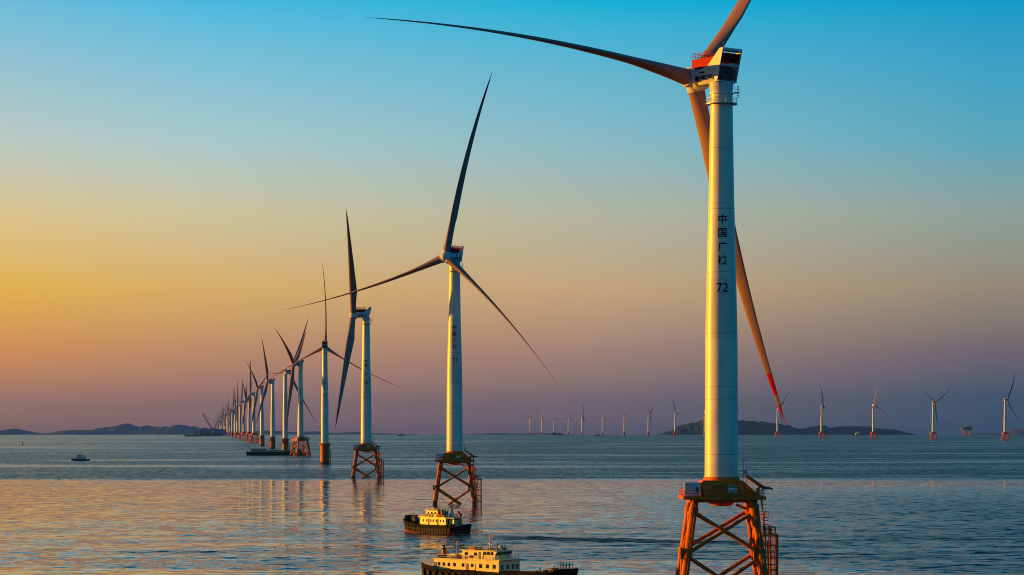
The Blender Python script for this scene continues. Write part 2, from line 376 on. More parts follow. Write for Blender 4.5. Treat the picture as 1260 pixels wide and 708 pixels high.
def tower_platform_mesh():
    mb = MB(); mb.lathe([(3.3, 99.0), (3.3, 99.18)], 24)
    mb.rail([(3.2*math.cos(a*math.pi/6), 3.2*math.sin(a*math.pi/6), 99.18) for a in range(12)], 1.1, 1.2, .04, True)
    mb.box((3.1, .2, 101.5), (1.0, 1.3, .15)); mb.rail([(2.7, -.5, 101.6), (3.6, -.5, 101.6), (3.6, .9, 101.6)], 1.2, .7, .045)
    mb.rail([(3.6, -.5, 100.4), (3.6, .9, 100.4)], 1.2, .7, .045)
    return mb.mesh('tower_platform', steel)
def nacelle_mesh():
    mb = MB(); rings = []
    for x, w_, zb, zt in ((-6.0, 2.0, -1.4, 1.4), (-5.2, 2.3, -1.6, 1.7), (-3.0, 2.45, -1.65, 1.9), (-.5, 2.5, -1.6, 1.9), (.9, 2.45, -1.5, 1.7)):
        b_ = .75
        rings.append([(x, -w_+b_, zb), (x, w_-b_, zb), (x, w_, zb+b_*1.4), (x, w_, zt-b_), (x, w_-b_, zt), (x, -w_+b_, zt), (x, -w_, zt-b_), (x, -w_, zb+b_*1.4)])
    mb.loft(rings)
    mb.lathe([(2.25, -3.6), (2.4, -2.6), (2.5, -1.5)], 32)
    mb.lathe([(1.9, -7.4), (2.35, -7.2), (2.45, -6.5), (2.45, -5.9), (2.1, -5.6)], 32, axis='X')       # generator ring
    return mb.mesh('nacelle', nac_w, True)
def cooler_mesh():                                     # rear cooling frame that leans back over the nacelle
    mb = MB()
    for y in (-2.72, 2.55): mb.prism([(-1.6, 1.6), (2.4, 5.15), (3.4, 5.15), (1.6, -1.45), (.95, -1.6), (.4, 1.0)], y, y+.17)
    mb.box((2.9, 0, 4.85), (1.0, 5.1, .58), ry=R_(-8))
    mb.box((1.35, 0, -1.45), (1.2, 5.1, .22))
    mb.box((2.35, 0, 1.85), (.22, 5.1, .35))
    return mb.mesh('cooler_frame', nac_w)
def cooler_red_mesh():
    mb = MB(); mb.box((2.2, 0, 3.35), (1.2, 4.7, 1.9), ry=R_(15)); return mb.mesh('radiator', red_p)
def rear_gear_mesh():
    mb = MB(); mb.box((1.05, 0, .15), (.3, 4.3, 2.8))
    for i in range(5): mb.tube((1.6, -2+i, -1.35), (2.1, -2+i, .9), .09, n=6)
    mb.box((1.5, -.8, -.6), (.6, 1.0, 1.4)); mb.box((1.5, 1.2, -.4), (.5, .9, 1.0)); mb.tube((1.5, .4, -1.3), (1.5, .4, .8), .25)
    mb.tube((1.9, -2.4, -.4), (1.9, 2.4, -.4), .07, n=6); mb.tube((1.75, -2.4, -1.2), (1.75, 2.4, -1.2), .07, n=6)
    return mb.mesh('machinery', grey_d)
def hoist_mesh():                                      # red hoist platform on the roof
    mb = MB(); mb.box((-3.3, 0, 2.1), (6.6, 4.5, .25))
    for y in (-2.22, 2.14): mb.box((-3.3, y+.04, 2.95), (6.6, .08, 1.55))
    mb.box((-6.6, 0, 2.95), (.08, 4.4, 1.55)); 
    return mb.mesh('hoist_platform', red_p)
def hoist_rail_mesh():
    mb = MB(); mb.rail([(-.2, -2.18, 3.72), (-6.6, -2.18, 3.72), (-6.6, 2.18, 3.72), (-.2, 2.18, 3.72)], 1.25, .9, .055)
    return mb.mesh('handrail', red_p)
def mast_mesh():
    mb = MB(); mb.tube((2.6, -1.9, 5.4), (2.6, -1.9, 6.6), .05, n=6); mb.tube((2.3, -1.9, 6.2), (2.9, -1.9, 6.2), .04, n=6)
    return mb.mesh('wind_vane', grey_d)
def hub_mesh():
    mb = MB(); mb.lathe([(.05, -2.9), (.8, -2.75), (1.5, -2.2), (2.05, -1.3), (2.3, -.3), (2.3, .7), (2.05, 1.2)], 32, axis='X')
    for k in range(3):
        a = k*2*math.pi/3; d = Vector((0, math.sin(a), math.cos(a)))
        mb.tube(d*.8, d*2.3, 1.98, n=32)
    return mb.mesh('hub', nac_w, True)
def platform_mesh(jacket):
    mb = MB()
    if jacket:
        mb.prism([(-7.0, 18.2), (-7.0, 19.2), (-4.0, 21.9), (4.0, 21.9), (7.0, 19.2), (7.0, 18.2)], -4.6, 4.6, 'Y')
        mb.prism([(-7.1, 18.25), (-7.1, 19.1), (-4.1, 21.8), (4.1, 21.8), (7.1, 19.1), (7.1, 18.25)], -4.1, 4.1, 'X')
        mb.lathe([(3.9, 21.7), (3.75, 22.2), (3.6, 22.6)], 40)
        mb.lathe([(1.9, 16.6), (2.6, 17.2), (2.6, 18.3)], 32)
        for sx in (-1, 1):
            mb.box((sx*6.3, 0, 17.9), (1.1, 12.6, .9)); mb.box((0, sx*6.3, 17.91), (12.4, 1.1, .86))
        mb.tube((2.6, -4.7, 17.0), (5.8, -5.2, 15.6), .3)
    else:
        mb.lathe([(4.1, 12), (4.1, 17.4), (3.75, 17.8), (3.6, 18.6)], 40)
        mb.lathe([(4.2, 16.5), (5.6, 17.3), (5.6, 17.55), (4.0, 17.6)], 32)
    return mb.mesh('platform', yel, not jacket)
def grating_mesh():
    mb = MB()
    for sx in (-1, 1): mb.box((sx*7.55, 0, 18.62), (1.5, 16.2, .28)); mb.box((0, sx*7.3, 18.60), (13.55, 1.6, .26))
    for i in range(9): mb.box((-6.4+1.6*i, -8.14, 18.9), (.09, .1, 1.2)); 
    mb.box((0, -8.2, 18.35), (16.3, .12, .55)); mb.box((-8.33, 0, 18.35), (.12, 16.2, .55)); mb.box((8.33, 0, 18.35), (.12, 16.2, .55))
    return mb.mesh('walkway', yel)
def grating_rail_mesh():
    mb = MB(); mb.rail([(-8.1, -8.05, 18.8), (8.1, -8.05, 18.8), (8.1, 8.0, 18.8), (-8.1, 8.0, 18.8)], 1.15, 1.6, .045, True)
    return mb.mesh('handrail', yel_l)
LEG = lambda z: 6.15+(16.0-z)*.142                      # half spacing of the legs at height z
def leg_mesh(sx, sy):
    mb = MB(); z0, z1 = -7, 17.9
    a = Vector((sx*LEG(z1), sy*LEG(z1), z1)); b_ = Vector((sx*LEG(z0), sy*LEG(z0), z0))
    P = lambda z: Vector((sx*LEG(z), sy*LEG(z), z))
    mb.tube(a, P(1.6), .78, .8, 20, 0, False); mb.tube(P(1.6), b_, .8, .84, 20, 1, False)
    for z in (7.0, 15.6): mb.tube(P(z+.9), P(z-.9), .98, n=20)
    if sy < 0:
        mb.ladder(P(17)+Vector((sx*.0, -.95, 0)), P(1)+Vector((0, -.95, 0)), .45, (1, 0, 0), .04, .5)
        mb.box(P(7.2)+Vector((sx*-1.25 if sx > 0 else -1.3, 0, 0)), (.5, 1.2, 2.2))
    return mb.mesh('leg', [yel_l, growth], True)
def brace_mesh(face, hi, side=None):
    mb = MB(); zt, zb = (15.6, 7.2) if hi else (6.6, -4.5)
    def P(u, z):
        h = LEG(z); x, y = u*h, -h
        c, s_ = ((1, 0), (0, 1), (-1, 0), (0, -1))[face]; return Vector((x*c-y*s_, x*s_+y*c, z))
    o = Vector((0, 0, 0))
    if side != 1: mb.tube(P(-1, zt), P(1, zb), .40, n=14)
    if side != 0: mb.tube(P(1, zt), P(-1, zb), .39, n=14)
    return mb.mesh('brace', yel_l, True)
def landing_mesh():
    mb = MB(); x0 = 9.6
    for y in (-1.2, 1.2): mb.tube((x0+1.7, y, -4), (x0+1.7, y, 10.8), .28, n=10)
    for y in (-1.2, 1.2): mb.tube((x0+.35, y, -4), (x0+.35, y, 12.6), .2, n=8)
    for z in (1, 3.5, 6, 8.5, 10.5):
        for y in (-1.2, 1.2): mb.tube((x0-1.9, y, z), (x0+1.7, y, z), .13, n=8)
        mb.tube((x0+.35, -1.2, z), (x0+.35, 1.2, z), .13, n=8)
    mb.ladder((x0+1.0, 0, -2), (x0+1.0, 0, 10.8), .6, (0, 1, 0), .07, .4)
    mb.box((x0+.1, 0, 10.9), (2.6, 2.6, .18)); mb.rail([(x0-1.2, -1.3, 11), (x0+1.4, -1.3, 11), (x0+1.4, 1.3, 11), (x0-1.2, 1.3, 11)], 1.3, .9, .06)
    mb.ladder((x0-.5, 0, 11), (x0-1.6, 0, 18.7), .7, (0, 1, 0), .1, .4)
    for k in range(5): mb.tube((x0-1.6+.55*k, -1.9, -3), (x0-1.8+.5*k, -1.9, 9.5+1.1*(k % 3)), .14+.03*(k % 2), n=8)
    for z in (2, 4.6, 7.2): mb.box((x0-.4, -1.9, z), (3.0, .25, .25))
    mb.tube((x0-2.4, .9, 17), (x0-.7, .9, 3), .24, n=8); mb.tube((x0-2.0, 1.6, 17), (x0-.3, 1.6, 1), .2, n=8)
    for k in range(9):
        z = 12+k*.8; x = x0-.5-1.1*(z-11)/7.7
        mb.path([(x, -.35, z), (x+.65, -.4, z), (x+.8, 0, z), (x+.65, .4, z), (x, .35, z)], .06, 5)
    mb.box((x0-1.0, -1.9, 14.2), (1.6, 1.4, .15)); mb.rail([(x0-1.8, -2.6, 14.3), (x0-.2, -2.6, 14.3), (x0-.2, -1.2, 14.3)], 1.2, .8, .05)
    mb.tube((x0-1.2, -2.6, 14.3), (x0-1.6, -2.4, 18.6), .08, n=6); mb.tube((x0-.7, -1.4, 8), (x0-1.5, -1.2, 18.4), .16, n=8)
    return mb.mesh('boat_landing', yel_l, True)
def crane_mesh(stow):
    mb = MB(); mb.tube((6.9, -6.4, 18.7), (6.9, -6.4, 20.4), .35)
    mb.tube((6.9, -6.4, 20.2), (3.6, -5.6, 24.0) if stow else (7.3, -6.4, 20.7), .2, n=8)
    if not stow:
        mb.tube((7.1, -6.4, 20.9), (9.9, -6.5, 20.2), .2, n=8); mb.tube((4.4, -6.2, 22.9), (8.2, -6.4, 20.4), .36, n=8); mb.box((8.4, -6.4, 20.4), (1.5, .8, .6), mi=1)
    return mb.mesh('davit_crane', [yel_l, grey_d], True)
def container_mesh():
    mb = MB(); mb.box((-6.4, -5.9, 20.2), (3.2, 2.4, 2.7))
    for i in range(9): mb.box((-7.8+.35*i, -7.13, 20.2), (.12, .08, 2.5))
    for i in range(6): mb.box((-8.03, -6.9+.4*i, 20.2), (.08, .14, 2.5))
    mb.box((-5.5, -7.18, 20.1), (.5, .06, 1.0), mi=1)
    return mb.mesh('container', [nac_w, grey_d])
def rack_mesh():
    mb = MB(); mb.tube((4.2, -3.1, 22.4), (4.2, -3.1, 26.0), .09, n=8); mb.tube((4.9, -3.3, 20.5), (4.9, -3.3, 25.2), .07, n=6)
    for z in (23, 24, 25): mb.tube((4.2, -3.1, z), (4.9, -3.3, z), .05, n=6)
    mb.tube((3.9, -3.0, 26.1), (4.6, -3.2, 26.0), .11, n=8); mb.box((4.55, -3.4, 23.6), (.5, .3, .7))
    return mb.mesh('antenna_post', steel)
def sign_mesh():
    mb = MB(); mb.box((1.75, -6.90, 20.15), (1.7, .06, 1.5)); mb.box((1.75, -6.94, 20.65), (1.6, .03, .35), mi=1)
    mb.box((1.55, -6.94, 20.05), (1.1, .03, .38), mi=2); mb.box((2.3, -6.94, 20.05), (.3, .03, .3), mi=3); mb.box((1.75, -6.94, 19.6), (1.5, .03, .28), mi=1); mb.box((1.2, -6.5, 19.8), (.08, .8, .1)); mb.box((2.3, -6.5, 19.8), (.08, .8, .1))
    return mb.mesh('sign_panel', [sign_w, green_p, nac_w, blue_p])
def hatch_mesh():
    mb = MB(); mb.box((-1.1, -5.9, 20.0), (2.0, 1.5, 1.9)); mb.box((-1.1, -6.68, 19.95), (1.5, .08, 1.6)); mb.box((-1.1, -5.9, 21.0), (2.3, 1.8, .12)); mb.tube((-.5, -6.74, 19.9), (-.5, -6.74, 20.3), .05, n=6); return mb.mesh('door', yel_l)
def pile_mesh():
    mb = MB(); mb.lathe([(4.1, 1.8), (4.1, 16.6)], 40); mb.lathe([(4.12, -8), (4.12, 1.8)], 40, mi=1)
    return mb.mesh('pile', [yel_l, growth], True)
def pile_gear_mesh():
    mb = MB(); mb.ladder((4.7, 0, -2), (4.7, 0, 17.4), .7, (0, 1, 0), .1, .6)
    for y in (-1, 1): mb.tube((5.3, y, -3), (5.3, y, 12), .22, n=8)
    for z in (1, 5, 9, 12): 
        for y in (-1, 1): mb.tube((4.0, y, z), (5.3, y, z), .12, n=6)
    mb.rail([(5.4*math.cos(a*math.pi/8), 5.4*math.sin(a*math.pi/8), 17.55) for a in range(16)], 1.2, 2, .06, True)
    return mb.mesh('boat_landing', yel_l, True)
def text_bm(txt, size, bold):
    cu = bpy.data.curves.new('t', 'FONT'); cu.body = txt; cu.size = size; cu.align_x = 'CENTER'; cu.align_y = 'CENTER'; cu.offset = bold; cu.resolution_u = 3
    ob = bpy.data.objects.new('t', cu); C.objects.link(ob); bpy.context.view_layer.update()
    me = bpy.data.meshes.new_from_object(ob.evaluated_get(bpy.context.evaluated_depsgraph_get()))
    C.objects.unlink(ob); bpy.data.objects.remove(ob)
    bm = bmesh.new(); bm.from_mesh(me); bpy.data.meshes.remove(me)
    for k in range(-6, 7):
        bmesh.ops.bisect_plane(bm, geom=list(bm.verts)+list(bm.edges)+list(bm.faces), plane_co=(k*.22*size/2, 0, 0), plane_no=(1, 0, 0))
    return bm
def tower_r(z):
    P = [(3.44, 20), (3.3, 52), (2.98, 66), (2.62, 80), (2.28, 101)]
    for (r0, z0), (r1, z1) in zip(P, P[1:]):
        if z0 <= z <= z1: return r0+(r1-r0)*(z-z0)/(z1-z0)
def lettering_mesh(num):
    res = []
    items = [(c, z, 2.05, .035) for c, z in zip('中国广核', (75.3, 72.5, 69.7, 66.9))]+[(num, 61.3, 2.6, .02)]
    for x, z in ((1.35, 78.4), (1.5, 76.7), (1.1, 75.2), (1.25, 73.8), (1.3, 71.0), (1.45, 77.9)): items.append(('-', z, 1.1, 0, x))
    for it in items:
        txt, z, size, bold = it[:4]; ox = it[4] if len(it) > 4 else 0
        bm = text_bm(txt, size, bold); bm.verts.ensure_lookup_table(); vs_ = []; fs = []; o = 0; me = bpy.data.meshes.new('lettering')
        xs = [v.co.x for v in bm.verts]; ys = [v.co.y for v in bm.verts]
        cx, cy = (min(xs)+max(xs))/2, (min(ys)+max(ys))/2
        for v in bm.verts:
            zz = z+v.co.y-cy; r = tower_r(zz); a = (v.co.x-cx+ox)/r+.06; r += .03
            vs_.append((r*math.sin(a), -r*math.cos(a), zz))
        for f in bm.faces: fs.append(tuple(v.index+o for v in f.verts))
        bm.free(); me.from_pydata(vs_, [], fs); me.materials.append(ink); res.append(('scale_mark' if txt == '-' else 'lettering', me))
    return res
def nac_text_mesh():
    vs_ = []; fs = []
    bm = text_bm('中国广核', 1.05, .03); 
    for v in bm.verts: vs_.append((-v.co.x*-1-2.0, -2.64+0*v.co.x, -.45+v.co.y))
    for f in bm.faces: fs.append(tuple(v.index for v in f.verts))
    bm.free()
    mb = MB(); mb.add(vs_, fs); n = 24
    mb.add([(-4.75+.55*math.cos(2*math.pi*i/n), -2.60, -.45+.55*math.sin(2*math.pi*i/n)) for i in range(n)], [tuple(range(n))])
    mb.box((-3.2, -2.52, .75), (1.3, .1, .3))
    return mb.mesh('lettering', ink)
ME = dict(blade=blade_mesh(), tower_j=tower_mesh(22.5), tower_m=tower_mesh(18.5), tplat=tower_platform_mesh(), nacelle=nacelle_mesh(), cooler=cooler_mesh(), rad=cooler_red_mesh(),
          gear=rear_gear_mesh(), hoist=hoist_mesh(), hrail=hoist_rail_mesh(), mast=mast_mesh(), hub=hub_mesh(), plat_j=platform_mesh(True), plat_m=platform_mesh(False),
          grate=grating_mesh(), grail=grating_rail_mesh(), land=landing_mesh(), crane=crane_mesh(False), crane2=crane_mesh(True), cont=container_mesh(), rack=rack_mesh(), sign=sign_mesh(),
          hatch=hatch_mesh(), pile=pile_mesh(), pgear=pile_gear_mesh(), ntext=nac_text_mesh())
LEGS = {(sx, sy): leg_mesh(sx, sy) for sx in (-1, 1) for sy in (-1, 1)}
BR = {(f, h): brace_mesh(f, h) for f in range(4) for h in (0, 1)}
BR2 = {(f, h, q): brace_mesh(f, h, q) for f in range(4) for h in (0, 1) for q in (0, 1)}

def turbine(x, y, az_up, tips, kind, level, label, group, num=None, jyaw=0, conv=False):
    """az_up: bearing (deg right of +Y) the rotor faces; tips: blade-tip angles seen by the camera; level 2 full, 1 reduced, 0 simple"""
    root = thing('wind_turbine', (x, y, sea_z(x, y)), 0, label, 'wind turbine', group)
    th = math.atan2(-math.cos(R_(az_up)), -math.sin(R_(az_up)))
    RZ = Matrix.Rotation(th, 4, 'Z'); TOP = Matrix.Translation((0, 0, HUB)) @ RZ
    J = Matrix.Rotation(R_(jyaw), 4, 'Z')
    # lettering faces the camera side like in the photo
    to_cam = math.atan2(-x, y)                # rotate so local -Y looks at the viewpoint's side
    T = link('tower', ME['tower_j' if kind == 'j' else 'tower_m'], root)
    if num:
        for nm_, me_ in lettering_mesh(num): link(nm_, me_, T, Matrix.Rotation(R_(-4), 4, 'Z'))
    nc = link('nacelle', ME['nacelle'], root, TOP)
    if level >= 1:
        link('hoist_platform', ME['hoist'], root, TOP); link('cooler_frame', ME['cooler'], root, TOP)
    if level == 2:
        link('radiator', ME['rad'], root, TOP); link('machinery', ME['gear'], root, TOP); link('wind_vane', ME['mast'], root, TOP)
        link('handrail', ME['hrail'], root, TOP); link('tower_platform', ME['tplat'], root, Matrix.Rotation(R_(10), 4, 'Z'))
        link('lettering', ME['ntext'], nc)
    HB = TOP @ Matrix.Translation((-OVER, 0, 0)) @ Matrix.Rotation(TILT, 4, 'Y')
    hs = 1 if -math.sin(th) > 0 else -1
    if abs(math.sin(th)) < .02: hs = 1
    off = math.degrees(math.atan(8.5/81))
    hub_done = False
    for p in tips:
        al = math.atan2(-hs*math.cos(R_(p)), math.sin(R_(p)))-R_(off)
        M = HB @ Matrix.Rotation(al, 4, 'X')
        if not hub_done: link('hub', ME['hub'], root, M); hub_done = True
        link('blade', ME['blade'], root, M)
    if kind == 'j':
        link('platform', ME['plat_j'], root, J)
        for k, me in LEGS.items(): link('leg', me, root, J)
        for k, me in (BR2 if level else BR).items():
            link('brace', me, root, J)
        if level >= 1:
            link('walkway', ME['grate'], root, J); link('boat_landing', ME['land'], root, J)
        if level == 2:
            link('handrail', ME['grail'], root, J); link('davit_crane', ME['crane'], root, J); link('container', ME['cont'], root, J)
            link('antenna_post', ME['rack'], root, J); link('sign_panel', ME['sign'], root, J); link('door', ME['hatch'], root, J)
    else:
        link('platform', ME['plat_m'], root, J); link('pile', ME['pile'], root, J)
        if level >= 1: link('boat_landing', ME['pgear'], root, J)
    return root
GL = 'wind turbines in the long receding row'
turbine(43, 534, -38, (-64, 176, 56), 'j', 2, 'nearest white wind turbine, tower numbered 72, on an orange lattice foundation', GL, '72')
turbine(-24.5, 1110, 204.7, (74, 196, -45), 'j', 2, 'white wind turbine numbered 71 on an orange lattice foundation just behind a tugboat', GL, '71')
turbine(-94, 1676, -90, (126, 6, -114), 'j', 2, 'third nearest turbine of the row, edge-on with one long blade hanging down', GL, '70')
turbine(-168, 2334, -4, (92, 212, 332), 'm', 2, 'fourth nearest turbine of the row, one blade straight up, on a single orange pile', GL, '69', jyaw=20)
turbine(-242, 2976, -80, (31, 151, -89), 'j', 2, 'turbine with two blades in a V, on a squat lattice right of the barge', GL, '68', jyaw=32)
turbine(-299, 3430, 44, (-57, 184, 64), 'm', 1, 'turbine with one blade level to the left, on the rightmost pile behind the barge', GL, '67', jyaw=20)
turbine(-375, 4076, -83, (119, -1, -121), 'm', 1, 'turbine with one tall upright blade, on the middle pile behind the barge', GL, '66', jyaw=200)
turbine(-455, 4733, -78, (142, 22, -98), 'm', 1, 'turbine with one blade slanting up left, on the leftmost pile behind the barge', GL, '65')
words = ['ninth', 'tenth', 'eleventh', 'twelfth', 'thirteenth', 'fourteenth', 'fifteenth', 'sixteenth', 'seventeenth', 'eighteenth', 'nineteenth', 'twentieth', 'twenty-first', 'twenty-second', 'twenty-third', 'farthest']
far_row = [(-555, 5594, 'j', 84), (-651, 6438, 'j', 30), (-743, 7208, 'j', 60), (-855, 8175, 'm', 100), (-941, 8914, 'j', 65), (-1022, 9600, 'm', 88), (-1131, 10519, 'm', 40), (-1252, 11558, 'j', 95), (-1382, 12674, 'm', 70), (-1496, 13641, 'm', 55), (-1626, 14740, 'm', 105), (-1744, 15730, 'm', 80), (-1886, 16931, 'm', 35), (-2009, 17956, 'm', 90), (-2145, 19080, 'm', 60), (-2250, 19931, 'm', 100)]
rnd = random.Random(4)
for i, ((x, y, k, ph), wd) in enumerate(zip(far_row, words)):
    turbine(x, y, -85+rnd.uniform(-9, 9), (ph, ph+120, ph-120), k, 1 if i < 3 else 0,
            ('%s turbine counting back from the nearest in the receding row, on %s' % (wd, 'a lattice foundation' if k == 'j' else 'a single pile')) if wd != 'farthest' else 'farthest tiny turbine of the receding row, beside the crane ship', GL, jyaw=25)
GR = 'small turbines along the horizon on the right'
right = [
 (111, 16400, 150, (30, 150, -90), 'm', 'leftmost tiny turbine on the right horizon, two blades up in a V'),
 (189, 16500, 150, (88, 208, -32), 'm', 'tiny horizon turbine between the leftmost one and the one with a moored barge'),
 (260, 16000, 155, (80, 200, -40), 'm', 'tiny turbine with a dark barge moored at its foot on the horizon'),
 (326, 15000, 130, (73, 193, -47), 'm', 'tiny horizon turbine next right of the one with a barge, one blade nearly upright'),
 (392, 14600, 95, (100, -20, -140), 'm', 'tiny horizon turbine seen edge-on, just left of a lone dark boat'),
 (484, 13900, 150, (68, 188, -52), 'm', 'small horizon turbine just right of a lone dark boat'),
 (566, 13100, 160, (27, 147, -93), 'm', 'small horizon turbine with two blades spread wide in a V, on a single pile'),
 (661, 12600, 80, (150, 30, -90), 'm', 'small horizon turbine edge-on, one blade hanging down, left of the dark island'),
 (737, 11750, 40, (109, -11, -131), 'j', 'small turbine in front of the left tip of the dark island'),
 (778, 10500, 150, (120, 0, -120), 'm', 'small turbine mostly hidden behind the left edge of the nearest tower'),
 (865, 10050, 150, (25, 145, -95), 'm', 'small turbine hidden behind the nearest tower, only a blade showing at its right edge'),
 (980, 9600, 60, (49, 169, -71), 'j', 'small turbine before the island, crossed by the red tip of the nearest turbine blade'),
 (1045, 8780, 62, (105, -15, -135), 'j', 'small lattice-based turbine in front of the low saddle of the dark island'),
 (1142, 8220, 150, (84, 204, -36), 'j', 'small turbine with one blade straight up, in front of the right part of the island'),
 (1190, 7350, 62, (31, 151, -89), 'j', 'turbine with two blades in a narrow V, just left of the offshore platform'),
 (1289, 6800, 58, (67, 187, -53), 'j', 'rightmost turbine near the edge of the view, right of the offshore platform')]
for x, y, a, tips, k, lb in right:
    turbine(x, y, a, tips, k, 1 if y < 9000 else 0, lb, GR, jyaw=8)

# ------------------------------------------------------------------ boats
def hull_rings(Ln, B, d0, sheer_b, sheer_s, bow=.28, stern=.12, n=22, flare=.82, z_lo=-1.6):
    """x forward; returns (outer rings at water / knuckle / deck)"""
    def outline(k, z):
        pts = []
        xs = [Ln*(i/n-.5) for i in range(n+1)]
        for x in xs:
            u = x/Ln+.5
            f = 1.0
            if u > 1-bow: q = (u-(1-bow))/bow; f = math.sqrt(max(0, 1-q**2.2))
            if u < stern: q = (stern-u)/stern; f = min(f, 1-.22*q*q)
            pts.append((x, f*B/2*k))
        return pts
    rings = []
    for k, zf in ((.72, 0), (flare+.08, .45), (1, 1)):
        o = outline(k, 0); ring = []
        def zz(x):
            u = x/Ln+.5; top = d0+sheer_b*max(0, (u-.55)/.45)**2+sheer_s*max(0, (.2-u)/.2)**2
            return z_lo+(top-z_lo)*zf
        sc_ = 1-.05*(1-zf)
        for x, y in o: ring.append((x*sc_, -y, zz(x)))
        for x, y in reversed(o): ring.append((x*sc_, y, zz(x)))
        rings.append(ring)
    return rings
def make_hull(Ln, B, dk, sb, ss, paint_z, bow=.28):
    mb = MB(); rg = hull_rings(Ln, B, dk, sb, ss, bow)
    mb.loft(rg)
    # split the side colour at the paint line
    bmq = bmesh.new(); vv = [bmq.verts.new(p) for p in mb.v]
    for f in mb.f:
        try: bmq.faces.new([vv[i] for i in f])
        except ValueError: pass
    bmesh.ops.bisect_plane(bmq, geom=list(bmq.verts)+list(bmq.edges)+list(bmq.faces), plane_co=(0, 0, paint_z), plane_no=(0, 0, 1))
    for f in bmq.faces:
        f.material_index = 1 if f.calc_center_median().z < paint_z else 0
    bmesh.ops.recalc_face_normals(bmq, faces=bmq.faces)
    me = bpy.data.meshes.new('hull'); bmq.to_mesh(me); bmq.free(); me.materials.append(black); me.materials.append(hullred)
    return me, rg
def fenders(rg, z, step=2, r=.42, x0=-99, x1=99):
    mb = MB(); top = rg[2]; n = len(top)
    for i in range(0, n-1, 1):
        a = Vector(top[i]); b_ = Vector(top[(i+1) % n])
        if (a-b_).length < .1: continue
        k = max(1, round((a-b_).length/step))
        for j in range(k):
            p = a.lerp(b_, (j+.5)/k)
            if not x0 < p.x < x1: continue
            nrm = Vector((b_.y-a.y, -(b_.x-a.x), 0)).normalized()
            c = p+Vector((0, 0, z-p.z if z is not None else -.6)) - nrm*.0
            c = c+nrm*.12*(1 if nrm.dot(Vector((0, p.y, 0))) > 0 or abs(p.y) < .3 else -1)
            mb.tube(c-nrm*.14, c+nrm*.14, r, n=12)
            if z is None and p.z < 3.4: mb.tube(c-nrm*.14-Vector((0, 0, .75)), c+nrm*.10-Vector((0, 0, .75)), r*.9, n=10)
    return mb
def window_row(mb, xs, y, z, w_=.7, h=.7, mi=0):
    for x in xs: mb.box((x, y, z), (w_, .08, h), mi=mi)
XMAP = [1, 0]
ZMAP = [99, 1]
def part(root, name, mb, m, smooth=False):
    mb.v = [(p[0]*XMAP[0]+XMAP[1], p[1], p[2] if p[2] < ZMAP[0] else ZMAP[0]+(p[2]-ZMAP[0])*ZMAP[1]) for p in mb.v]
    return link(name, mb.mesh(name, m, smooth), root)
def part_each(root, name, mb, m, smooth=False, n=1):
    """every n primitives of the collector become one part"""
    cuts = mb.cut[::n]+[(len(mb.v), len(mb.f))]
    for (v0, f0), (v1, f1) in zip(cuts, cuts[1:]):
        q = MB(); q.v = mb.v[v0:v1]; q.f = [tuple(i-v0 for i in f) for f in mb.f[f0:f1]]; q.m = mb.m[f0:f1]
        part(root, name, q, m, smooth)

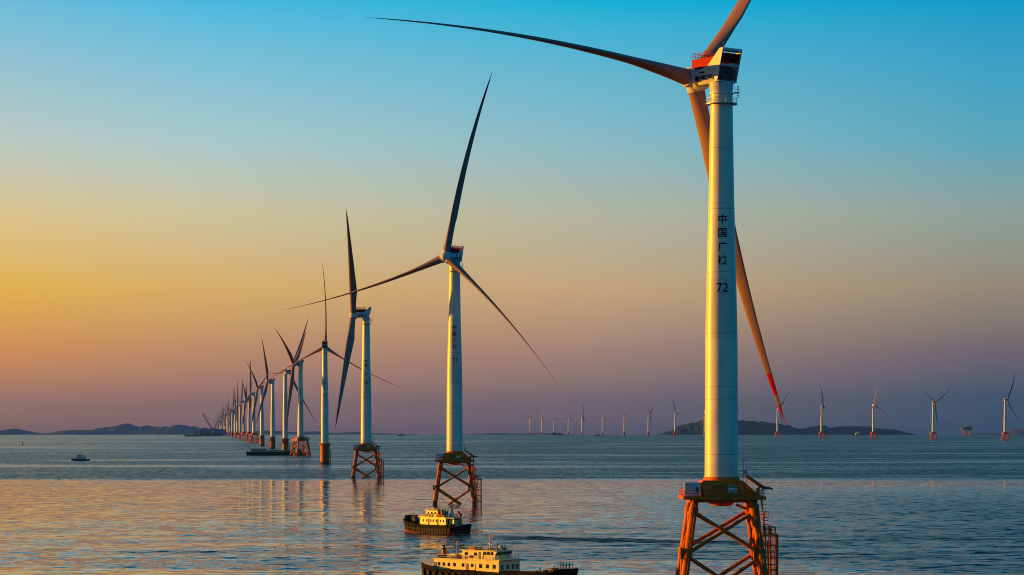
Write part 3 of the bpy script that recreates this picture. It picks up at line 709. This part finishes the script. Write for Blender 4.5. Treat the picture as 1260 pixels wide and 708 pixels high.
def supply_boat():
    # heading right and a little towards the viewer; origin amidships on the water line
    a = -40; x, y = -1.95, 552
    r = thing('workboat', (x, y, sea_z(x, y)), R_(a), 'cream and black workboat nearest the viewer, long two-storey cabin and low foredeck', 'boat', 'boats around the turbines')
    Ln, B = 40.5, 8.6
    me, rg = make_hull(Ln, B, 1.75, .9, .9, .35); link('hull', me, r)
    mb = MB(); t = rg[2]
    for i in range(len(t)-1):
        p, q = Vector(t[i]), Vector(t[i+1])
        if (p-q).length < .05 or (abs(p.y) < .6 and p.x < -Ln*.49): pass
        h = .55 if not (-12 < p.x < 6) else .25
        if p.x > 15 or p.x < -16.5: h = .9
        mb.add([p, q, q+Vector((0, 0, h)), p+Vector((0, 0, h)), p*1, q*1, (q+Vector((0, 0, h))), (p+Vector((0, 0, h)))][:4], [(0, 1, 2, 3)])
    bw = part(r, 'bulwark', mb, black); so = bw.modifiers.new('s', 'SOLIDIFY'); so.thickness = .12
    part_each(r, 'tyre_fender', fenders(rg, None, 1.8, .5, -20, 15), rubber, n=2)
    XMAP[:] = [.855, -4.93]; ZMAP[:] = [4.8, .76]
    # lower house
    mb = MB(); mb.box((-3.2, 0, 3.15), (21.5, 6.2, 2.7)); mb.box((4.2, 0, 3.2), (7.4, 7.0, 2.9)); mb.box((-3.4, 0, 4.56), (22.6, 6.9, .14)); mb.box((4.4, 0, 4.72), (8.2, 7.6, .14))
    hs = part(r, 'deckhouse', mb, ship_w)
    mb = MB()
    for s in (-1, 1):
        window_row(mb, (-12.2, -10.6, -8.9, -7.0, -4.2, -1.2), s*3.1, 3.35, .8, .75)
        window_row(mb, (2.0, 4.2, 6.4), s*3.5, 3.3, .95, .85)
    for yy in (-2.4, -.6, 1.2, 2.6): mb.box((7.9, yy, 3.2), (.08, .8, 1.0))
    part_each(hs, 'window', mb, glass)
    mb = MB()
    for xx in (-13.4, .15, -2.8):
        mb.box((xx, -3.12 if xx < 0 else -3.13, 2.85), (.75, .08, 1.75))
    part_each(hs, 'door', mb, rope)
    # bridge
    mb = MB(); mb.box((-.4, 0, 5.85), (9.0, 5.2, 2.5)); mb.prism([(4.1, 4.7), (5.6, 4.7), (5.8, 5.9), (6.5, 7.0), (4.1, 7.05)], -2.6, 2.6)
    mb.box((.4, 0, 7.14), (11.4, 6.0, .16)); br = part(r, 'bridge', mb, ship_w)
    mb = MB()
    for s in (-1, 1):
        window_row(mb, (-3.6, -.6), s*2.6, 6.05, 1.0, .9); window_row(mb, (2.5, 3.6, 4.8), s*2.62, 6.35, .8, .9); mb.box((2.0, s*2.61, 5.6), (.1, .06, 2.0))
    for yy in (-2.05, -1.03, 0, 1.03, 2.05): mb.box((6.2, yy, 6.42), (.1, .82, .95), ry=R_(32))
    part_each(br, 'window', mb, glass)
    mb = MB(); mb.box((.8, -2.62, 5.7), (.75, .08, 1.9)); part_each(br, 'door', mb, rope)
    mb = MB(); mb.box((-1.2, -3.02, 7.55), (1.9, .1, .62)); mb.box((-1.2, -3.09, 7.55), (1.7, .04, .4), mi=1)
    part(br, 'name_board', mb, [ship_w, red_p])
    mb = MB(); mb.rail([(-4.9, -2.9, 7.22), (6.0, -2.9, 7.22), (6.0, 2.9, 7.22), (-4.9, 2.9, 7.22)], .9, 1.0, .035, True)
    mb.rail([(-14.4, -3.3, 4.63), (-5.0, -3.3, 4.63)], .95, 1.1, .035); mb.rail([(-14.4, 3.3, 4.63), (-5.0, 3.3, 4.63)], .95, 1.1, .035); mb.rail([(-14.4, -3.3, 4.63), (-14.4, 3.3, 4.63)], .95, 1.1, .035)
    mb.rail([(-5, -3.6, 4.8), (8.3, -3.7, 4.8), (8.3, 3.7, 4.8), (-5, 3.6, 4.8)], .9, 1.1, .03)
    part(r, 'handrail', mb, steel)
    mb = MB(); mb.tube((1.7, 0, 7.2), (1.7, 0, 11.6), .2, .1, 10); mb.tube((1.7, -1.1, 9.6), (1.7, 1.1, 9.6), .06, n=6); mb.tube((1.7, -.7, 10.6), (1.7, .7, 10.6), .05, n=6); mb.box((1.9, 0, 8.6), (.9, .2, .2)); mb.box((1.7, 0, 9.0), (.5, .9, .12))
    mb.tube((-3.6, 0, 7.2), (-3.6, 0, 9.3), .05, n=6); mb.tube((-3.9, .2, 8.3), (-3.3, -.2, 8.3), .04, n=6)
    ms = part(r, 'mast', mb, ship_w)
    mb = MB(); mb.prism([(.15, 11.55), (-.9+1.6+.2, 11.1), (.15, 10.55)], -.02, .02); fo = part(ms, 'flag', mb, flagr); fo.location = (1.55, 0, 0)
    mb = MB(); mb.lathe([(.05, 7.3), (.5, 7.45), (.65, 7.9), (.5, 8.35), (.05, 8.5)], 16, c=(4.4, .8, .1)); mb.tube((4.4, .8, 7.1), (4.4, .8, 7.5), .12); mb.lathe([(.04, 0), (.3, .1), (.38, .35), (.1, .7)], 12, c=(3.3, -1.4, 7.2))
    part_each(r, 'radar_dome', mb, ship_w, True)
    mb = MB(); mb.box((3.6, -1.9, 7.7), (.6, .5, .8)); mb.box((5.1, .9, 7.6), (.5, 1.4, .5)); mb.tube((5.2, -1.6, 7.2), (5.2, -1.6, 8.7), .05, n=6); mb.box((-2.8, .8, 7.5), (1.2, .8, .5)); mb.box((.3, 1.1, 7.5), (.9, .8, .55))
    part_each(r, 'deck_locker', mb, rope)
    for xx in (-12.2, -7.8):
        mb = MB(); mb.tube((xx, -1.4 if xx < -10 else .9, 4.6), (xx, -1.4 if xx < -10 else .9, 7.2), .62, .55, 16); yy = -1.4 if xx < -10 else .9
        mb.tube((xx, yy, 7.2), (xx, yy, 7.9), .22, n=10, mi=1); mb.tube((xx, yy, 7.0), (xx, yy, 7.22), .66, n=16, mi=1); mb.tube((xx, yy, 7.8), (xx-.5, yy, 8.05), .2, n=8, mi=1)
        part(r, 'funnel', mb, [funnel, black], True)
    mb = MB(); mb.box((-9.9, -.6, 5.1), (2.6, 2.2, .9)); mb.tube((-9.6, -1.9, 5.5), (-7.6, -1.9, 5.5), .42, n=14); mb.box((-6.3, -.9, 5.4), (1.0, 1.6, 1.5)); part_each(r, 'life_raft', mb, ship_w)
    mb = MB(); q = random.Random(8)
    for k in range(16): mb.box((-13.5+q.random()*8, -2.9+5.6*q.random(), 4.95+.3*q.random()), (.4+.5*q.random(), .4+.5*q.random(), .5+.6*q.random()), rz=q.random())
    for k in range(9): mb.box((-4+9.5*q.random(), -2.4+4.6*q.random(), 7.5), (.3+.5*q.random(), .3+.4*q.random(), .5+.5*q.random()), rz=q.random())
    part_each(r, 'deck_locker', mb, grey_d)
    mb = MB()
    for k in range(8): px_, py_ = -4+9.5*q.random(), -2.4+4.6*q.random(); mb.tube((px_, py_, 7.1), (px_, py_, 8.4+1.2*q.random()), .05, n=5)
    part_each(r, 'whip_antenna', mb, grey_d)
    mb = MB(); mb.tube((-11.0, 1.6, 4.6), (-11.0, 1.6, 9.3), .07, n=6); f2 = part(r, 'flag_pole', mb, steel)
    mb = MB(); mb.prism([(-11.0, 9.2), (-10.4, 8.9), (-11.0, 8.3)], 1.58, 1.62); part(f2, 'flag', mb, flagr)
    for xx, zz in ((-5.55, 5.2), (-1.9, 5.3)):
        mb = MB(); n = 14; yb = -3.42 if xx < -5 else -2.72
        pts = [(xx+.38*math.cos(2*math.pi*i/n), yb, zz+.38*math.sin(2*math.pi*i/n)) for i in range(n+1)]; mb.path(pts, .11, 6); part(r, 'lifebuoy', mb, red_p)
    XMAP[:] = [1, 3.4]; ZMAP[:] = [99, 1]
    mb = MB()
    for xx in (9.4, 11.0): mb.tube((xx, -1.9, 1.9), (xx, -1.9, 3.0), .16, n=8); mb.tube((xx, 1.9, 1.9), (xx, 1.9, 3.0), .16, n=8)
    mb.tube((10.6, -1.1, 2.7), (10.6, 1.1, 2.7), .7, n=16); mb.box((12.6, 0, 2.7), (1.6, 2.6, 1.0)); mb.box((8.8, .4, 2.5), (.9, 3.6, .8))
    for k in range(7): mb.tube((12.0+.6*k, -1.6+.45*k, 2.3), (12.0+.6*k, -1.6+.45*k, 3.9+.5*(k % 3)), .07, n=6)
    for k in range(4): mb.tube((14.0+.5*k, -2.2+.4*k, 3.0), (14.0+.5*k, -2.2+.4*k, 4.9), .11, n=8)
    mb.tube((13.8, -1.5, 4.0), (15.8, .3, 4.2), .05, n=6); mb.tube((8.9, -2.8, 1.9), (9.3, -2.8, 3.6), .07, n=6); mb.tube((8.4, -2.5, 1.9), (8.7, -2.5, 3.4), .07, n=6)
    part_each(r, 'deck_fitting', mb, grey_d)
    XMAP[:] = [1, 0]
supply_boat()

def tugboat():
    a = 131; x, y = -24.0, 806
    r = thing('tugboat', (x, y, sea_z(x, y)), R_(a), 'cream and black tugboat with tyre fenders in front of the turbine numbered 71', 'boat', 'boats around the turbines')
    Ln, B = 27.5, 8.6
    me, rg = make_hull(Ln, B, 1.9, 2.0, .5, .95, .34); link('hull', me, r)
    mb = MB(); t = rg[2]
    for i in range(len(t)-1):
        p, q = Vector(t[i]), Vector(t[i+1]); h = .85
        mb.add([p, q, q+Vector((0, 0, h)), p+Vector((0, 0, h))], [(0, 1, 2, 3)])
    bw = part(r, 'bulwark', mb, black); so = bw.modifiers.new('s', 'SOLIDIFY'); so.thickness = .14
    part_each(r, 'tyre_fender', fenders(rg, None, 1.3, .55, -12.5, 9.5), rubber)
    mb = MB()
    for k in range(9):
        q = (k-4)/4; mb.tube((13.7-1.6*q*q, q*2.1, 3.4), (12.7-1.6*q*q, q*2.1, 4.9), .6, n=12)
    part(r, 'bow_fender', mb, rubber, True)
    XMAP[:] = [1, -3.2]; ZMAP[:] = [5.15, .66]
    mb = MB(); mb.box((.6, 0, 3.75), (12.5, 5.8, 2.5)); mb.box((.9, 0, 5.07), (13.4, 6.6, .14)); mb.box((-7.6, 0, 4.9), (3.6, 5.6, .14)); mb.box((-6.9, 0, 3.4), (2.5, 3.2, 2.0))
    hs = part(r, 'deckhouse', mb, ship_w)
    mb = MB()
    for s in (-1, 1): window_row(mb, (-4.6, -3.3, -1.2, .3, 1.5, 3.4, 5.2), s*2.9, 3.95, .55, .8)
    for yy in (-1.6, 1.5): mb.box((-5.7, yy, 3.7), (.08, .9, 1.5))
    part_each(hs, 'window', mb, glass)
    mb = MB(); mb.box((-1.9, 2.93, 3.6), (.08+.6, .06, 1.9)); mb.box((2.5, 2.93, 3.6), (.6, .06, 1.9)); part_each(hs, 'door', mb, rope)
    mb = MB(); mb.box((1.9, 0, 6.45), (5.6, 4.4, 2.65)); mb.box((1.9, 0, 7.85), (6.3, 5.0, .16)); br = part(r, 'wheelhouse', mb, ship_w)
    mb = MB()
    for s in (-1, 1): window_row(mb, (.2, 1.9, 3.5), s*2.2, 6.8, .85, 1.0)
    for yy in (-1.3, 0, 1.3): mb.box((4.7, yy, 6.9), (.08, .9, .9)); mb.box((-.9, yy, 6.9), (.08, .95, 1.0))
    part_each(br, 'window', mb, glass)
    mb = MB(); mb.rail([(-5.4, -3.1, 5.15), (7.3, -3.1, 5.15), (7.3, 3.1, 5.15), (-5.4, 3.1, 5.15)], .95, 1.1, .035, True); mb.rail([(-1.1, -2.3, 7.93), (4.9, -2.3, 7.93), (4.9, 2.3, 7.93), (-1.1, 2.3, 7.93)], .8, 1.1, .03, True)
    part(r, 'handrail', mb, steel)
    mb = MB(); mb.tube((.9, 0, 7.9), (.9, 0, 12.4), .16, .08, 8); mb.tube((.9, -1.1, 10.6), (.9, 1.1, 10.6), .05, n=6); mb.tube((.9, -.8, 9.8), (.9, .8, 9.8), .06, n=6); mb.tube((2.9, .6, 7.9), (2.9, .6, 9.4), .3, .2, 8)
    part(r, 'mast', mb, ship_w)
    mb = MB(); mb.box((3.4, -1.2, 8.3), (.9, .7, .7)); mb.box((0, 1.3, 8.25), (.8, .8, .6)); mb.tube((4.4, 1.2, 7.9), (4.4, 1.2, 9.0), .08, n=6); mb.tube((-.4, -1.5, 7.9), (-.4, -1.5, 9.3), .07, n=6); part_each(r, 'searchlight', mb, grey_d)
    for yy in (1.9, -1.9):
        mb = MB(); mb.tube((-3.0, yy, 5.1), (-3.0, yy, 8.0), .6, .5, 14); mb.tube((-3.0, yy, 7.7), (-3.0, yy, 8.6), .25, n=8, mi=1); part(r, 'funnel', mb, [funnel if yy > 0 else nac_w, black], True)
    mb = MB(); mb.tube((-9.2, 0, 2.1), (-9.2, 0, 6.6), .42, .32, 10); mb.tube((-9.2, 0, 6.3), (-10.0, 1.5, 8.1), .4, .3, 10); mb.tube((-9.2, 0, 6.0), (-9.2, -.1, 6.9), .55, n=10); part(r, 'deck_crane', mb, funnel, True)
    XMAP[:] = [1, 0]; ZMAP[:] = [99, 1]
    mb = MB(); mb.tube((-7.0, -1.3, 2.7), (-7.0, 1.3, 2.7), .7, n=14); mb.box((-10.2, 0, 2.5), (1.2, 2.2, .9)); mb.tube((8.8, -1.2, 3.7), (8.8, 1.2, 3.7), .6, n=14); mb.box((10.2, 0, 3.9), (1.2, 1.6, 1.2)); mb.tube((10.4, 0, 3.5), (10.4, 0, 6.0), .1, n=6)
    for k in range(6): mb.tube((7+.7*k, 2.4-.25*k, 3), (7+.7*k, 2.4-.25*k, 5), .08, n=6)
    part_each(r, 'deck_fitting', mb, grey_d)
    XMAP[:] = [1, -3.2]
    mb = MB(); mb.box((4.9, 2.2, 5.5), (1.5, .8, .7)); mb.box((-1.7, 2.3, 5.6), (1.6, 1.0, .9)); part_each(r, 'life_raft', mb, red_p)
    mb = MB(); q = random.Random(3)
    for k in range(12): mb.box((-5+11*q.random(), -2.6+5.2*q.random(), 5.5), (.4+.5*q.random(), .4+.4*q.random(), .6+.6*q.random()), rz=q.random())
    for k in range(10): mb.tube((6+7*q.random(), -2+4*q.random(), 2.6), (6+7*q.random(), -2+4*q.random(), 4.4+1.2*q.random()), .09, n=5)
    part_each(r, 'deck_locker', mb, grey_d)
tugboat()
XMAP[:] = [1, 0]

def small_boat(x, y, a, Ln, label, name='fishing_boat', dark=True, hs=1.0, cat='boat', group='small boats far out on the water'):
    r = thing(name, (x, y, sea_z(x, y)), R_(a), label, cat, group)
    B = Ln*.26; me, rg = make_hull(Ln, B, Ln*.075*hs, Ln*.06, .2, .1); link('hull', me, r)
    k = Ln/18
    mb = MB(); mb.box((-1.0*k, 0, 2.5*k), (8.6*k, 3.2*k, 2.2*k)); mb.box((-.2*k, 0, 4.4*k), (4.2*k, 2.6*k, 1.9*k)); mb.box((-.2*k, 0, 5.4*k), (5.0*k, 3.1*k, .14*k))
    part(r, 'cabin', mb, nac_w if dark else ship_w)
    mb = MB()
    for s in (-1, 1): window_row(mb, [i*1.3*k for i in (-3.2, -2, -.6, .8, 1.9)], s*1.6*k, 2.8*k, .7*k, .7*k); window_row(mb, (-1.2*k, .1*k, 1.2*k), s*1.3*k, 4.6*k, .8*k, .8*k)
    part_each(r, 'window', mb, glass)
    mb = MB(); mb.tube((0, 0, 5.4*k), (0, 0, 8.2*k), .12*k, n=6); mb.tube((0, -1*k, 7*k), (0, 1*k, 7*k), .07*k, n=6); mb.tube((-4.2*k, 0, 3*k), (-4.2*k, 0, 5.6*k), .35*k, n=8); mb.tube((7*k, 0, 1.5*k), (7*k, 0, 3.4*k), .1*k, n=6)
    part(r, 'mast', mb, grey_d)
    return r
small_boat(-426, 2565, 168, 19, 'dark small boat alone on the open water at the left')
small_boat(425, 12900, 175, 32, 'tiny dark boat between two small turbines on the horizon')
small_boat(1880, 14100, 10, 62, 'tiny boat on the horizon in front of the right part of the island', dark=False)
small_boat(-540, 12700, 175, 38, 'tiny dark boat on the horizon right of the third turbine tower')

def barge():
    x0, y0 = -279, 3060; r = thing('barge', (x0, y0, sea_z(x0, y0)), R_(2), 'long flat black barge with low deckhouses lying in front of three turbine piles', 'barge')
    mb = MB(); mb.prism([(-33.5, 4.2), (-32.0, -1.5), (38, -1.5), (40, 4.2)], -8, 8); part(r, 'hull', mb, black)
    mb = MB(); mb.box((-19, -3, 5.9), (17, 5, 3.2)); mb.box((-27.5, -3, 6.3), (.8, 5, 4.2)); mb.box((1, -3, 5.3), (22, 4, 2.2)); hs = part(r, 'deckhouse', mb, steel)
    mb = MB(); window_row(mb, [-25+2.2*i for i in range(7)], -5.53, 6.2, 1.1, 1.1); window_row(mb, [-7+2.4*i for i in range(8)], -5.03, 5.5, 1.1, .9); part_each(hs, 'window', mb, glass)
    mb = MB(); mb.box((-19, -3, 7.62), (18, 5.6, .24)); part(hs, 'roof', mb, grey_d)
    mb = MB(); mb.tube((5, 0, 4), (5, 0, 12), .25, n=6); mb.tube((-32, -5, 4), (-32, -5, 8), .3, n=6); mb.tube((22, 0, 4), (26, 0, 18), .5, n=6); mb.tube((22, 0, 4), (22, 0, 13), .4, n=6); mb.tube((22, 0, 13), (26, 0, 18), .15, n=5); mb.box((30, -2, 5.6), (8, 6, 2.6)); mb.box((18, -4, 5), (4, 3, 1.6))
    part(r, 'deck_crane', mb, grey_d)
barge()
def lattice(mb, a, b_, w0, w1, seg, r):
    a = Vector(a); b_ = Vector(b_); d = (b_-a).normalized(); s1 = Vector((0, 1, 0)); s2 = d.cross(s1).normalized(); prev = None
    for k in range(seg+1):
        t = k/seg; c = a.lerp(b_, t); w_ = w0+(w1-w0)*t
        ring = [c+s1*w_+s2*w_, c-s1*w_+s2*w_, c-s1*w_-s2*w_, c+s1*w_-s2*w_]
        if prev:
            for i in range(4): mb.tube(prev[i], ring[i], r, n=5); mb.tube(prev[i], ring[(i+1) % 4], r*.7, n=4)
        prev = ring
def crane_ship():
    x0, y0 = -1345, 11600; r = thing('crane_ship', (x0, y0, sea_z(x0, y0)), 0, 'distant crane ship with tall dark boom leaning left, past the end of the row', 'ship')
    mb = MB(); mb.prism([(-58, 9), (-50, -3), (45, -3), (50, 9)], -15, 15); part(r, 'hull', mb, grey_d)
    mb = MB(); mb.box((-44, 0, 16), (12, 14, 14)); mb.box((-42, 0, 26), (7, 10, 6)); mb.box((-10, 0, 14), (16, 12, 10)); part(r, 'deckhouse', mb, red_p)
    mb = MB(); mb.tube((12, 0, 9), (12, 0, 26), 5, n=12); mb.box((14, 0, 30), (16, 10, 9)); cr = part(r, 'crane_base', mb, grey_d)
    mb = MB(); lattice(mb, (8, 0, 30), (-32, 0, 98), 2.6, 1.6, 14, .75); mb.box((-33, 0, 98), (6, 4, 5)); part(cr, 'boom', mb, grey_d)
    mb = MB(); lattice(mb, (18, 0, 34), (30, 0, 62), 2, 1.2, 5, .6); mb.tube((30, 0, 62), (-31, 0, 97), .45, n=5); part(cr, 'back_stay', mb, grey_d)
crane_ship()
r = small_boat(-1395, 11300, 170, 60, 'red and white distant ship beside the crane ship', name='cargo_ship', dark=False, cat='ship')
def moored_barge():
    x0, y0 = 262, 15200; r = thing('barge', (x0, y0, sea_z(x0, y0)), 0, 'tiny dark barge moored at the foot of the third small horizon turbine', 'barge')
    mb = MB(); mb.prism([(-28, 10), (-26, -2), (28, -2), (30, 10)], -10, 10); part(r, 'hull', mb, black)
    mb = MB(); mb.box((-16, 0, 14), (12, 9, 8)); mb.box((14, 0, 12.5), (9, 8, 5)); part(r, 'deckhouse', mb, grey_d)
moored_barge()
def substation():
    x0, y0 = 2710, 15500; r = thing('offshore_platform', (x0, y0, sea_z(x0, y0)), R_(12), 'boxy dark offshore platform on pinkish legs between two turbines on the right', 'platform')
    mb = MB(); mb.box((0, 0, 39), (50, 34, 19)); mb.box((-28, 0, 40), (8, 24, 15)); mb.box((8, 0, 50), (36, 24, 3)); part(r, 'topside', mb, grey_d)
    for sx in (-1, 1):
        for sy in (-1, 1):
            mb = MB(); mb.tube((sx*16, sy*11, 30), (sx*19, sy*13, -8), 3.2, n=12); part(r, 'leg', mb, yel_l)
    mb = MB(); mb.box((18, 0, 59), (30, 22, 1.6)); mb.tube((30, 8, 50), (30, 8, 59), .8, n=6); mb.tube((6, -8, 50), (6, -8, 59), .8, n=6); mb.tube((30, -8, 50), (30, -8, 59), .8, n=6); part(r, 'helideck', mb, grey_d)
    mb = MB(); mb.tube((-17, -12, 28), (18, -12, 4), 1.2, n=8); mb.tube((17, -12, 28), (-18, -12, 4), 1.2, n=8); part(r, 'brace', mb, yel_l)
substation()
def buoy():
    x0, y0 = -921, 4895; r = thing('buoy', (x0, y0, sea_z(x0, y0)), 0, 'small dark navigation buoy standing out at the far left', 'buoy')
    mb = MB(); mb.lathe([(1.6, -1), (1.8, .8), (.9, 1.3)], 16); mb.lathe([(.7, 1.3), (.55, 6.4)], 10); part(r, 'float', mb, growth)
    mb = MB(); mb.lathe([(.1, 6.4), (.9, 6.6), (.9, 7.4), (.1, 7.9)], 12); part(r, 'lantern', mb, red_p)
buoy()

# ------------------------------------------------------------------ foam thrown up by the tug
def foam():
    m = mat('foam', (.62, .62, .58), .8, vary=.3); q = random.Random(11); mb = MB()
    a = R_(131); ca, sa = math.cos(a), math.sin(a)
    def flake(lx, ly, L_, W_):
        n = 9; pts = []
        for i in range(n):
            t_ = 2*math.pi*i/n; k = q.uniform(.5, 1.1); px_ = lx+math.cos(t_)*L_*k; py_ = ly+math.sin(t_)*W_*k
            wx, wy = -24+px_*ca-py_*sa, 806+px_*sa+py_*ca
            pts.append((wx, wy, sea_z(wx, wy)+.03))
        mb.add(pts, [tuple(range(n))])
    for k in range(46):                                       # along the bow and the port side
        u = q.random()**1.6; flake(13.6-u*24, (4.2*min(1, .25+u*3.0))+q.uniform(.1, 1.0), q.uniform(.3, 1.3), q.uniform(.2, .8))
    for k in range(60):                                       # propeller wash behind the stern
        u = q.random(); flake(-14-u*26, q.gauss(0, 1.6+u*2.2), q.uniform(.4, 1.6), q.uniform(.2, .7))
    tag(link('foam', mb.mesh('foam', m)), kind='stuff')
foam()

# ------------------------------------------------------------------ sea air that fades the far things
mb = MB(); HS = 30000; mb.box((0, 0, (-70+360)/2), (2*HS, 2*HS, 430))
mb.v = [(x, y, (-125.0 if z < 100 else 300.0)) for x, y, z in mb.v]
hz = bpy.data.materials.new('haze_air'); hz.use_nodes = True; hn = hz.node_tree.nodes; hn.clear()
ho = hn.new('ShaderNodeOutputMaterial'); pv = hn.new('ShaderNodeVolumePrincipled'); hz.node_tree.links.new(pv.outputs[0], ho.inputs['Volume'])
pv.inputs['Color'].default_value = (.10, .32, 1.0, 1); pv.inputs['Density'].default_value = HAZE; pv.inputs['Anisotropy'].default_value = .2
if HAZE > 0: tag(link('haze', mb.mesh('haze', hz)), kind='stuff')
